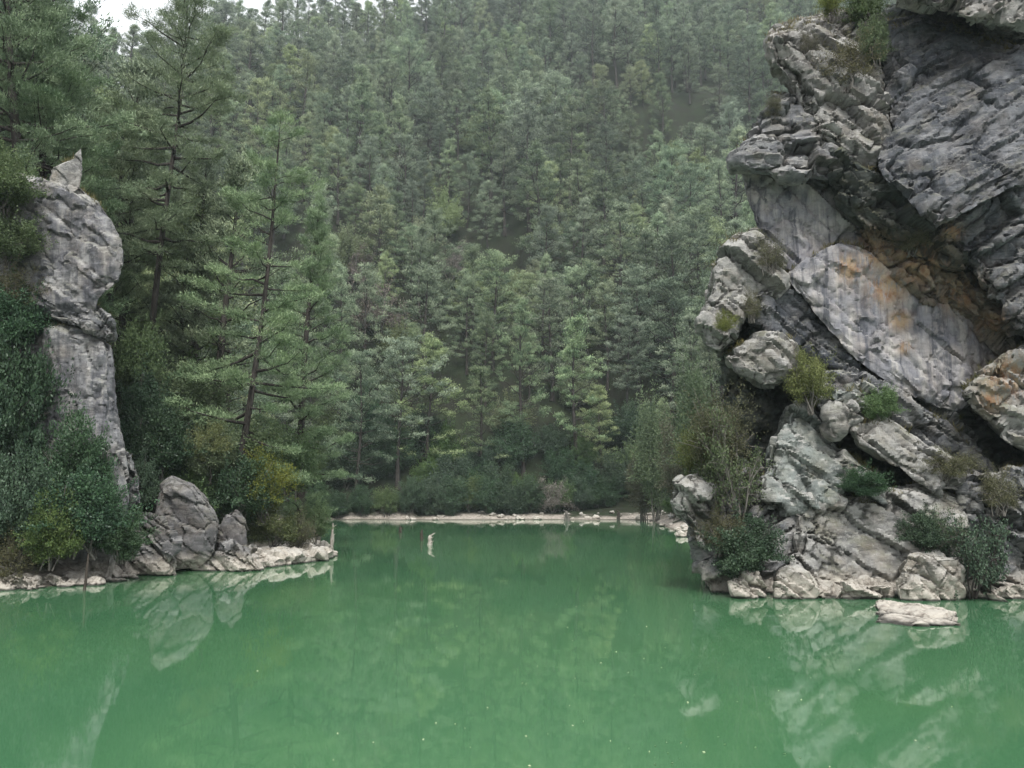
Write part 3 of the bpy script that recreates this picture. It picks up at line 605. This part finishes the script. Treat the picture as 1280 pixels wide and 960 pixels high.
FRESH = [(a_, b_, hit(a_, b_), c_, d_) for a_, b_, c_, d_ in ((520, 345, 13, 16), (552, 300, 12, 17), (772, 255, 14, 17), (738, 245, 10, 14), (640, 395, 11, 13), (835, 330, 12, 15), (430, 350, 11, 14), (700, 150, 14, 17), (590, 200, 12, 16), (500, 470, 10, 12), (720, 520, 10, 12), (640, 560, 10, 11), (850, 230, 13, 16))]
for bx, by, bY, bw, bh, bl in BARE + [(*q_, '') for q_ in FRESH]:
    bx_ = (bx - 640) / F * bY; ok &= ~((np.abs(gx - bx_) < bw * .5) & (gy > bY - (12 if bl else 6)) & (gy < bY + 3))
ti = np.where(ok)[0]; ti = ti[np.argsort(gy[ti])]
tk = rng.choice(8, gx.size, p=[.2, .18, .14, .1, .09, .12, .07, .1]); ts_ = np.clip(rng.normal(1.3, .26, gx.size), .65, 1.85) * np.where(gy > 250, 1.0, 1.0)
tr_ = rng.uniform(0, 6.28, gx.size); tw_ = rng.uniform(.85, 1.22, gx.size)
# which of them show largest: paint them from near to far on a coarse grid
mask = np.zeros((192, 256), bool)
def fill(poly):
    P = np.array(poly, float) / 5.; yy, xx = np.mgrid[0:192, 0:256]; inside = np.zeros(mask.shape, bool); n = len(P)
    for a in range(n):
        x0, y0 = P[a]; x1, y1 = P[(a + 1) % n]
        if y0 == y1: continue
        c = ((y0 > yy) != (y1 > yy)) & (xx < (x1 - x0) * (yy - y0) / (y1 - y0) + x0); inside ^= c
    mask[inside] = True
fill([(955, 50), (1050, 10), (1300, -20), (1300, 760), (890, 740), (840, 630), (870, 400), (915, 200)])
fill([(0, 230), (60, 205), (100, 195), (155, 310), (130, 400), (165, 640), (0, 740)]); fill([(0, 0), (80, 0), (130, 150), (0, 210)])
fill([(160, 560), (380, 560), (380, 720), (160, 720)])
area = np.zeros(gx.size)
for t in ti:
    _, H_, R_, cb = PINES[tk[t]]; s = ts_[t]
    a, b, d = project(np.array([[gx[t], gy[t], gz[t] + H_ * s * cb], [gx[t], gy[t], gz[t] + H_ * s]]))
    w = R_ * s * tw_[t] * F / d[0] * .75 / 5
    x0, x1 = int(max(0, a[0] / 5 - w)), int(min(256, a[0] / 5 + w + 1)); y0, y1 = int(max(0, b[1] / 5)), int(min(192, b[0] / 5 + 1))
    if x1 > x0 and y1 > y0:
        sub = mask[y0:y1, x0:x1]; area[t] = (~sub).sum(); sub[:] = True
best = set(ti[np.argsort(-area[ti])][:296].tolist())
protos = {}
for t in ti:
    if t not in best: continue
    k = tk[t]; (tm, cm), H_, R_, cb = PINES[k]
    lb = 'pine in the dense forest covering the far hillside above the lake'; gp = 'pines of the far hillside'
    if gy[t] < 158: lb, gp = 'pine on the steep bank rising behind the two tall pines', 'pines on the steep bank'
    elif k in (4, 6): lb, gp = 'yellowish green pine standing out of the darker far hillside forest', 'pale pines of the far hillside'
    if k not in protos:
        r = empty('pine_tree', (0, 0, 0)); obj('trunk', tm, r); obj('crown', cm, r); protos[k] = r
    else:
        r = protos[k].copy(); COL.objects.link(r)
        for ch in protos[k].children: c = ch.copy(); COL.objects.link(c); c.parent = r
    r.location = (gx[t], gy[t], gz[t] - .15); r.scale = (ts_[t] * tw_[t], ts_[t] * tw_[t], ts_[t]); r.rotation_euler = (0, 0, tr_[t]); tag(r, lb, 'tree', gp)
# the rest of the wood as one mass, set out by geometry nodes
src = bpy.data.collections.new('wood_sources')
for k, ((tm, cm), H_, R_, cb) in enumerate(PINES):
    tv = np.zeros(len(tm.vertices) * 3, np.float32); tm.vertices.foreach_get('co', tv)
    cv = np.zeros(len(cm.vertices) * 3, np.float32); cm.vertices.foreach_get('co', cv)
    def fq(m_): a = np.zeros(len(m_.loops), np.int32); m_.loops.foreach_get('vertex_index', a); return a.reshape(-1, 4)
    nT = len(tm.vertices); ta = np.zeros(len(cm.vertices), np.float32); cm.attributes['tint'].data.foreach_get('value', ta)
    me = mesh_np('wood_pine', np.concatenate([tv, cv]).reshape(-1, 3), [fq(tm), fq(cm) + nT], cm.materials[0], np.concatenate([np.zeros(nT, np.float32), ta]))
    me.materials.append(tm.materials[0]); mi = np.zeros(len(me.polygons), np.int32); mi[:len(tm.polygons)] = 1; me.polygons.foreach_set('material_index', mi)
    src.objects.link(bpy.data.objects.new(f'wood_pine_{"abcdefgh"[k]}', me))
rest = np.array([t for t in ti if t not in best])
pm = bpy.data.meshes.new('forest'); pm.vertices.add(len(rest))
pm.vertices.foreach_set('co', np.stack([gx[rest], gy[rest], gz[rest] - .15], 1).astype(np.float32).ravel())
for nm, arr, ty in (('spin', tr_, 'FLOAT'), ('size', ts_, 'FLOAT'), ('girth', ts_ * tw_, 'FLOAT'), ('pick', tk, 'INT')):
    a = pm.attributes.new(nm, ty, 'POINT'); a.data.foreach_set('value', arr[rest].astype(np.int32 if ty == 'INT' else np.float32))
fo = tag(obj('forest', pm), 'mass of pines filling the upper far hillside up to the skyline', 'forest', None, 'stuff')
ng = bpy.data.node_groups.new('wood', 'GeometryNodeTree'); ng.is_modifier = True
ng.interface.new_socket('Geometry', in_out='INPUT', socket_type='NodeSocketGeometry'); ng.interface.new_socket('Geometry', in_out='OUTPUT', socket_type='NodeSocketGeometry')
gi, go = ng.nodes.new('NodeGroupInput'), ng.nodes.new('NodeGroupOutput')
ci = ng.nodes.new('GeometryNodeCollectionInfo'); ci.inputs['Collection'].default_value = src; ci.inputs['Separate Children'].default_value = True
ip = ng.nodes.new('GeometryNodeInstanceOnPoints'); ip.inputs['Pick Instance'].default_value = True
def nattr(nm, ty):
    n = ng.nodes.new('GeometryNodeInputNamedAttribute'); n.data_type = ty; n.inputs[0].default_value = nm; return n.outputs[0]
cx = ng.nodes.new('ShaderNodeCombineXYZ'); ng.links.new(nattr('spin', 'FLOAT'), cx.inputs[2])
ng.links.new(gi.outputs[0], ip.inputs['Points']); ng.links.new(ci.outputs[0], ip.inputs['Instance'])
ng.links.new(nattr('pick', 'INT'), ip.inputs['Instance Index']); ng.links.new(cx.outputs[0], ip.inputs['Rotation']); cs = ng.nodes.new('ShaderNodeCombineXYZ'); gn = nattr('girth', 'FLOAT'); ng.links.new(gn, cs.inputs[0]); ng.links.new(gn, cs.inputs[1]); ng.links.new(nattr('size', 'FLOAT'), cs.inputs[2]); ng.links.new(cs.outputs[0], ip.inputs['Scale'])
ng.links.new(ip.outputs[0], go.inputs[0]); fo.modifiers.new('wood', 'NODES').node_group = ng
print('TREES', len(ti), 'rest', len(rest), 'min area', sorted(area[list(best)])[:3])

# ------------------------------------------------------------------ hero pines
def foot(px, Y): 
    x = (px - 640) / F * Y / cp; return np.array([x, Y, H1(x, Y)])
def hero(px, ptop_px, ptop_py, Y, label, seed, R_, cb, nb, mat='hero', **kw):
    f = foot(px, Y); top = at(ptop_px, ptop_py, Y); Hh = top[2] - f[2]
    ms = pine_meshes('tall_pine', Hh, R_, cb, nb, 28, 62, .33, .042, seed, mat, cl=.25, lean=(top[0] - f[0]) / Hh, **kw)
    return plant('pine_tree', ms, f - np.array([0, 0, .2]), label, 'tree')
hero(186, 222, -28, 62, 'tallest dark pine with crooked open top reaching the sky gap', 11, 5.2, .30, 90, gap=.36, topw=.16, up0=-14, up1=35, r0=.27, lowfade=.7, bend=.012)
hero(292, 350, 140, 58, 'leaning pine with bare dark trunk and drooping branches above the shore boulders', 12, 5.3, .14, 72, gap=.36, topw=.2, up0=-22, up1=40, r0=.3, lowfade=.75, bend=.008)
hero(20, 40, -110, 52, 'big pine crowding the top corner behind the rock pillar', 13, 6.0, .25, 110, gap=.12, up0=-5, up1=40, lowfade=.8)
hero(84, 72, 8, 55, 'broad pine with light tips just above the ear of the rock pillar', 14, 4.6, .2, 100, gap=.12, lowfade=.8)
hero(250, 262, 190, 70, 'dense bushy pine between the tallest pine and the leaning pine', 15, 4.6, .1, 90, gap=.15)
hero(385, 392, 250, 78, 'slim pine at the water side of the leaning pine', 16, 3.8, .1, 80, gap=.2)
hero(140, 140, 130, 66, 'dense pine directly behind the bulging head of the rock pillar', 17, 5.0, .1, 95, gap=.12)

# ------------------------------------------------------------------ shrubs
M['fresh'] = leaf_mat('pale_spring_leaves', (.10, .135, .062), (.30, .345, .18), trans=.3, rnd=.2)
SH = {'fresh': [shrub_meshes('fresh_crown', 22000, .06, .042, 280 + k, 'fresh', 40, fill=.7, stems=8) for k in range(2)],
      'holm': [shrub_meshes('holm_shrub', 20000, .065, .042, 200 + k, 'holm', 34, fill=.6) for k in range(2)],
      'leafy': [shrub_meshes('leafy_shrub', 17000, .065, .042, 210 + k, 'leafy', 32, fill=.7) for k in range(2)],
      'yellow': [shrub_meshes('yellow_shrub', 12000, .06, .036, 220, 'yellow', 28, fill=.8)],
      'dull': [shrub_meshes('dull_shrub', 8500, .055, .03, 230, 'dull', 26, fill=.9, stems=12)],
      'brown': [twig_meshes('brown_twigs', 240, 'brown', 7000, L=.06, W=.02)],
      'twiggy': [twig_meshes('twiggy_shrub', 250, 'holm', 5500, bark='bark', L=.06, W=.035), twig_meshes('twiggy_shrub', 251, 'leafy', 5200, bark='greybark', L=.05, W=.03)],
      'tall': [shrub_meshes('tall_tree', 22000, .085, .05, 270, 'leafy', 46, fill=.8, tall=2.6, stems=9), shrub_meshes('tall_tree', 17000, .08, .042, 271, 'dull', 44, fill=.9, tall=2.4, stems=11)]}
def shrub(kind, px, py, wpx, hpx, Y, label, group=None, name='shrub', v=0, cat='shrub', drop=.05):
    b = at(px, py, Y); s = Y / F / .97; w, h = wpx * s * .43, hpx * s * .45
    return plant(name, SH[kind][v % len(SH[kind])], b - np.array([0, 0, drop]), label, cat, group, (w, w * .9, h), random.uniform(0, 6.28), parts=('stems', 'foliage'))
# near bank, in front of the rock pillar
shrub('holm', 110, 690, 130, 120, 43.5, 'dark evergreen shrub low before the pillar foot beside the brown rock')
shrub('holm', 84, 655, 112, 150, 44.6, 'tall dark evergreen bush covering the middle of the rock pillar', v=1)
shrub('holm', 12, 600, 120, 230, 45, 'very dark evergreen tree shading the hollow beside the pillar shaft', v=0)
shrub('holm', 12, 440, 100, 110, 45.6, 'dark bush hanging at the pillar neck')
shrub('holm', 22, 690, 110, 150, 42.6, 'dense green leafy bush at the frame edge above the rubble shore')
shrub('leafy', 62, 706, 90, 100, 42.2, 'rounded green bush directly above the bleached shore rocks', v=1)
shrub('dull', 8, 735, 80, 80, 41.6, 'dry low bush at the frame edge by the water')
shrub('holm', 150, 700, 80, 70, 44.2, 'small dark bush growing between pillar foot and brown rock', v=1)
shrub('leafy', 2, 262, 125, 90, 45.2, 'pale green bush draped over the shoulder of the rock pillar', v=1)
shrub('leafy', 8, 330, 105, 90, 45.2, 'soft green bush clinging to the pillar head', v=0)
shrub('dull', 10, 390, 90, 80, 45.2, 'dry greyish bush on the pillar below the head')
# bank between pillar and spit
for a in [('holm', 200, 600, 110, 110, 54, 'dark bush behind the largest shore boulder'), ('leafy', 262, 600, 80, 80, 55, 'bright yellow-green bush at the foot of the leaning pine'),
          ('yellow', 262, 580, 62, 62, 54.4, 'small lime bush above the largest shore boulder'), ('holm', 300, 655, 100, 100, 56, 'dark rounded bush behind the small upright boulder'),
          ('yellow', 330, 650, 90, 100, 57, 'olive bush sloping towards the spit'), ('yellow', 345, 685, 80, 60, 58, 'low yellow-green bush on the pale stone spit'),
          ('leafy', 236, 660, 90, 100, 55.5, 'green bush between the two grey shore boulders'), ('dull', 372, 690, 60, 60, 60, 'sparse dry bush near the tip of the stone spit'),
          ('holm', 175, 560, 80, 110, 57, 'dark bush squeezed beside the pillar shaft'), ('leafy', 310, 600, 100, 90, 60, 'green bush beside the trunk of the leaning pine'),
          ('leafy', 395, 675, 46, 60, 63, 'little bush at the water beyond the stone spit'), ('leafy', 240, 545, 110, 110, 62, 'tall green bush under the tallest pine'), ('leafy', 170, 500, 80, 120, 60, 'green thicket bush behind the pillar shaft'),
          ('holm', 172, 640, 60, 90, 52, 'small dark bush in the gap between pillar spur and largest boulder'), ('leafy', 360, 620, 90, 100, 68, 'leafy bush behind the yellow-green bushes of the spit')]:
    shrub(*a)
# the right cliff
for a in [('yellow', 1042, 22, 46, 60, 40.0, 'yellow-green bush standing on the cliff top'), ('leafy', 1080, 40, 70, 70, 40.2, 'green bush on the cliff top beside the cap slab'), ('dull', 1060, 112, 100, 90, 39.0, 'straggly bush hanging below the cliff top over pale rock'),
          ('dull', 1012, 70, 46, 50, 39.5, 'small dry tuft bush on the pale rock head'), ('leafy', 1095, 80, 50, 80, 38.9, 'narrow green bush in the cleft beside the overhang'),
          ('yellow', 1016, 512, 72, 92, 39.4, 'round olive bush on the ledge below the smooth face'), ('leafy', 1102, 528, 56, 56, 39.2, 'small green bush on the ledge right of the olive bush'),
          ('dull', 962, 340, 60, 60, 39.8, 'dry bush growing on the outcrop'), ('dull', 940, 400, 40, 50, 39.6, 'little dry bush between the outcrop and the pale hump'), ('dull', 968, 150, 40, 46, 39.8, 'small brown bush on the shelf'),
          ('dull', 1140, 318, 70, 40, 39.8, 'dry grass clump bush along the ochre band'),
          ('holm', 1080, 620, 70, 44, 38.3, 'dark green cushion bush on the lower face under the diagonal slab'), ('holm', 930, 722, 100, 90, 38.2, 'dark spreading bush low on the cliff end above the white boulder'),
          ('dull', 900, 690, 70, 70, 38.6, 'grey dry bush over the jutting rock at the cliff end'),
          ('yellow', 908, 420, 36, 40, 39.7, 'tiny yellow bush at the edge of the outcrop'), ('holm', 1160, 690, 70, 60, 37.6, 'dark bush above the big flat topped block'), ('dull', 1180, 600, 90, 50, 38.4, 'dry scrub bush above the diagonal slab'),
          ('dull', 1250, 640, 70, 70, 37.4, 'greyish scrub bush on the lower face near the frame edge')]:
    shrub(*a)
shrub('twiggy', 1215, 742, 110, 170, 37.0, 'dark twiggy bush with hanging branches beside the big flat topped block')
shrub('twiggy', 1165, 690, 80, 90, 37.8, 'small twiggy bush on the lower face', v=1)
shrub('twiggy', 925, 640, 120, 180, 38.8, 'many stemmed half bare tree on the cliff end above the dark bush', name='small_tree', v=1, cat='tree')
shrub('dull', 905, 585, 110, 120, 39.2, 'thin leaved dull green tree crown bush left of the pale hump')
shrub('yellow', 876, 600, 70, 80, 41.5, 'light green bush behind the jutting rock at the cliff end')
for px_, Yd, v_, w_, h_, lb, rz in ((870, 118, 0, 7.5, 24, 'bright green tall tree rising behind the outcrop of the cliff', 0.), (818, 146, 0, 8, 23, 'slender grey green tree at the water between beach and cliff end', 1.), (846, 132, 1, 7, 18, 'dull leafed tree standing behind the jutting rock', 2.), (800, 152, 1, 6, 15, 'thin greyish tree at the beach end beside the slender green tree', 3.)):
    x = (px_ - 640) / F * Yd; plant('waterside_tree', SH['tall'][v_], (x, Yd, max(H1(x, Yd), 0) - .2), lb, 'tree', sc=(w_ / 2, w_ / 2, h_ / (4.9 if v_ == 0 else 4.5)), rz=rz, parts=('trunk', 'crown'))
for q in range(9):
    Yd = 98 + q * 6.5; x = float(np.interp(Yd, _ry, _rx)) + 3.2 + (q % 3) * 1.3; s_ = random.uniform(1.2, 2.1)
    plant('shrub', SH[('leafy', 'dull', 'holm')[q % 3]][0], (x, Yd, H1(x, Yd) - .1), 'low bush on the waterside bank between beach and cliff end', 'shrub', 'bushes on the bank behind the cliff end', (s_ * 1.2, s_ * 1.2, s_ * .9), q * 1.1, parts=('stems', 'foliage'))
# dark broadleaf trees along the far shore
k = 0
for row, (yy, n, hh) in enumerate([(167, 20, 7.5), (174, 15, 10), (181, 12, 11)]):
    for q in range(n):
        x = -46 + (q + random.uniform(.2, .8)) * (88 / n); y = yy + random.uniform(-2, 2)
        if x > 6 and row == 0: y += 5
        if x < -17 and row == 0: y -= 4.5
        s = random.uniform(.75, 1.15); z = H1(x, y)
        plant('broadleaf_tree', SH['holm'][k % 2] if q % 4 else SH['leafy'][k % 2], (x, y, z - .2), 'rounded dark broadleaf tree at the foot of the far forest', 'tree', 'broadleaf trees along the far shore', (hh * s * .48, hh * s * .48, hh * s * .5), random.uniform(0, 6.28), parts=('trunk', 'crown')); k += 1
for k, (px_, py_, Yd, w_, h_) in enumerate(FRESH):
    x = (px_ - 640) / F * Yd; plant('broadleaf_tree', SH['fresh'][k % 2], (x, Yd, H1(x, Yd) + 1), 'pale light green rounded tree among the darker pines of the hillside', 'tree', 'pale broadleaf trees among the pines', (w_ / 2, w_ / 2, h_ / 2), k * 1.3, parts=('trunk', 'crown'))
# bare brownish trees in the far wood
for (px_, py_, Yd, w_, h_, lb) in BARE:
    x = (px_ - 640) / F * Yd / 1.0; z = H1(x, Yd)
    plant('bare_tree', SH['brown'][0], (x, Yd, z), lb, 'tree', sc=(w_ * .7, w_ * .7, h_ * .62), rz=px_, parts=('trunk', 'twigs'))

# ------------------------------------------------------------------ grass tufts on the ledges and drowned wood
g = np.random.default_rng(5); C = []
for P, nr in LEDGE:
    m = np.where((nr[:, 2] > .55) & (fbm(P / 1.6, 2, 99) > .12) & (P[:, 2] > 1.2))[0]
    if len(m): C.append(P[g.choice(m, min(len(m), max(10, len(m) // 16)), replace=False)])
C = np.concatenate(C); n = len(C)
C = C.repeat(9, 0) + g.normal(size=(n * 9, 3)) * .07; Dd = g.normal(size=(n * 9, 3)) * .5 + [0, 0, .8]
V, Fc = leaves(C, Dd, .32 * g.uniform(.5, 1.4, n * 9), .03, g, .2)
tag(obj('ledge_grass', mesh_np('ledge_grass', V, Fc, M['grass'], g.uniform(0, 1, n).repeat(36))), 'dry grass tufts growing along the ledges of the cliffs', 'grass', None, 'stuff')
def stump(px, ytop, ybot, wpx, mat, label, lean=0.0, seed=0, name='tree_stump', cat='stump', depth=None):
    b = on_water(px, ybot) if depth is None else at(px, ybot, depth); Yd = b[1]; h = (ybot - ytop) / F * Yd; r = wpx / F * Yd / 2
    g = np.random.default_rng(seed); ts = np.linspace(0, 1, 9)
    P = np.stack([lean * h * ts + g.normal(size=9) * r * .12, g.normal(size=9) * r * .12, -.5 + (h + .5) * ts], 1)
    rad = r * (1.25 - .55 * ts) * (1 + g.normal(size=9) * .12); rad[-1] *= .45
    paths = [(P, rad)]
    for q in range(3):
        s0 = P[3 + 2 * q % 5]; a = g.uniform(0, 6.28); e = s0 + np.array([math.cos(a), math.sin(a), .7]) * r * 2.2
        paths.append((np.stack([s0, (s0 + e) / 2 + [0, 0, r * .2], e]), [r * .4, r * .28, r * .1]))
    V, Fc = tubes(paths, 9)
    return tag(obj(name, mesh_np(name, V, Fc, M[mat], smooth=True), None, (b[0], b[1], 0 if depth is None else b[2])), label, cat)
stump(414, 655, 692, 4.5, 'bleached', 'thin upright bleached post at the tip of the stone spit', .03, 1, 'wooden_post', 'post')
stump(398, 654, 690, 7, 'greybark', 'grey broken stump behind the upright bleached post', -.1, 2)
stump(500, 658, 666, 4, 'rotten', 'small dark snag standing alone in the open lake', .1, 3)
stump(527, 663, 676, 4, 'rotten', 'dark drowned snag beside the pale one in the lake', .0, 4)
stump(537, 669, 681, 6, 'bleached', 'pale drowned snag in the open lake', .05, 5)
stump(106, 694, 738, 3.5, 'rotten', 'dark stick standing in the water before the long shore rock', .02, 6, 'wooden_stick', 'stick')
stump(773, 639, 650, 4.5, 'rotten', 'short dark stump on the pale far beach', .05, 7)
stump(712, 639, 651, 4, 'greybark', 'grey leaning driftwood stump at the waterline of the far beach', -.35, 8)
stump(706, 640, 650, 3, 'greybark', 'thin dark stick beside the leaning driftwood stump', .2, 9, 'wooden_stick', 'stick')
# floating specks
C = []
for _ in range(90):
    px_ = random.gauss(780, 190); py_ = 745 + 230 * random.random() ** .8
    p = on_water(px_, py_); C.append(p + np.array([0, 0, .006]))
C = np.array(C); n = len(C); a = g.uniform(0, 6.28, n); Dd = np.stack([np.cos(a), np.sin(a), g.uniform(.0, .25, n)], 1)
V, Fc = leaves(C, Dd, g.uniform(.03, .07, n), .03, g, .25)
m_, nt, nd, ln = new_mat('pale_petals'); p_ = N(nt, 'ShaderNodeBsdfPrincipled', i_Roughness=.7); p_.inputs['Base Color'].default_value = (.30, .33, .2, 1)
ln.new(p_.outputs[0], N(nt, 'ShaderNodeOutputMaterial').inputs[0])
tag(obj('floating_debris', mesh_np('floating_debris', V, Fc, m_)), 'scattered pale leaf flecks floating on the green water', 'debris', None, 'stuff')

# ------------------------------------------------------------------ air
hb = bpy.data.meshes.new('haze'); bm = bmesh.new(); bmesh.ops.create_cube(bm, size=1); bm.to_mesh(hb); bm.free()
hz = tag(obj('haze', hb), None, None, None, 'stuff'); zt = 400.
hz.scale = (860, 720, zt + 3.5); hz.location = (0, 285, (zt - 3.5) / 2)
m_, nt, nd, ln = new_mat('air'); pv = N(nt, 'ShaderNodeVolumePrincipled', i_Density=.00017); pv.inputs['Color'].default_value = (.84, .95, 1.0, 1)
pv.inputs['Anisotropy'].default_value = .2
ln.new(pv.outputs[0], N(nt, 'ShaderNodeOutputMaterial').inputs['Volume']); hb.materials.append(m_)
hz['label'] = 'pale air over the valley'; hz['category'] = 'haze'

# ------------------------------------------------------------------ light, camera
SUN_EL, SUN_AZ = R(55), R(176)     # azimuth measured from +Y clockwise
wd = bpy.data.worlds.new('World'); scene.world = wd; wd.use_nodes = True; nt = wd.node_tree; nt.nodes.clear()
sky = N(nt, 'ShaderNodeTexSky', sky_type='NISHITA'); sky.sun_disc = False; sky.sun_elevation = SUN_EL; sky.sun_rotation = SUN_AZ; sky.dust_density = 4; sky.air_density = 1.0
hs = N(nt, 'ShaderNodeHueSaturation', i_Saturation=.16); nt.links.new(sky.outputs[0], hs.inputs['Color'])
tc = N(nt, 'ShaderNodeTexCoord'); sp_ = N(nt, 'ShaderNodeSeparateXYZ'); nt.links.new(tc.outputs['Generated'], sp_.inputs[0])
cl = noise_tex(nt, tc.outputs['Generated'], 2.2, 5, .5)
cloud = mixc(nt, ramp(nt, sp_.outputs[2], [(0, 0), (.9, 1)]), (5.6, 5.7, 5.9), (10.5, 10.8, 11.2))
cloud = mixc(nt, ramp(nt, cl, [(.3, .0), (.7, .25)]), cloud, (7.5, 7.7, 8.0))
mx = mixc(nt, .75, hs.outputs[0], cloud)
bg = N(nt, 'ShaderNodeBackground', i_Strength=.1); nt.links.new(mx, bg.inputs[0])
nt.links.new(bg.outputs[0], N(nt, 'ShaderNodeOutputWorld').inputs[0])
sl = bpy.data.lights.new('sun', 'SUN'); sl.energy = 2.0; sl.angle = R(14); sl.color = (1, .97, .92)
so = bpy.data.objects.new('sun', sl); COL.objects.link(so)
sv = Vector((math.sin(SUN_AZ) * math.cos(SUN_EL), math.cos(SUN_AZ) * math.cos(SUN_EL), math.sin(SUN_EL)))
so.rotation_euler = (-sv).to_track_quat('-Z', 'Y').to_euler(); so.location = sv * 100
cam = bpy.data.cameras.new('camera'); cam.sensor_width = 36; cam.lens = 36 * F / 1280; cam.clip_end = 3000
co = bpy.data.objects.new('camera', cam); COL.objects.link(co); co.location = (0, 0, CAM_Z); co.rotation_euler = (R(90) + PITCH, 0, 0); scene.camera = co
scene.view_settings.view_transform = 'Standard'; scene.view_settings.look = 'None'; scene.view_settings.gamma = 1; scene.view_settings.exposure = 1.17
scene.cycles.max_bounces = 5; scene.cycles.diffuse_bounces = 3; scene.cycles.glossy_bounces = 3; scene.cycles.transmission_bounces = 2; scene.cycles.volume_bounces = 1
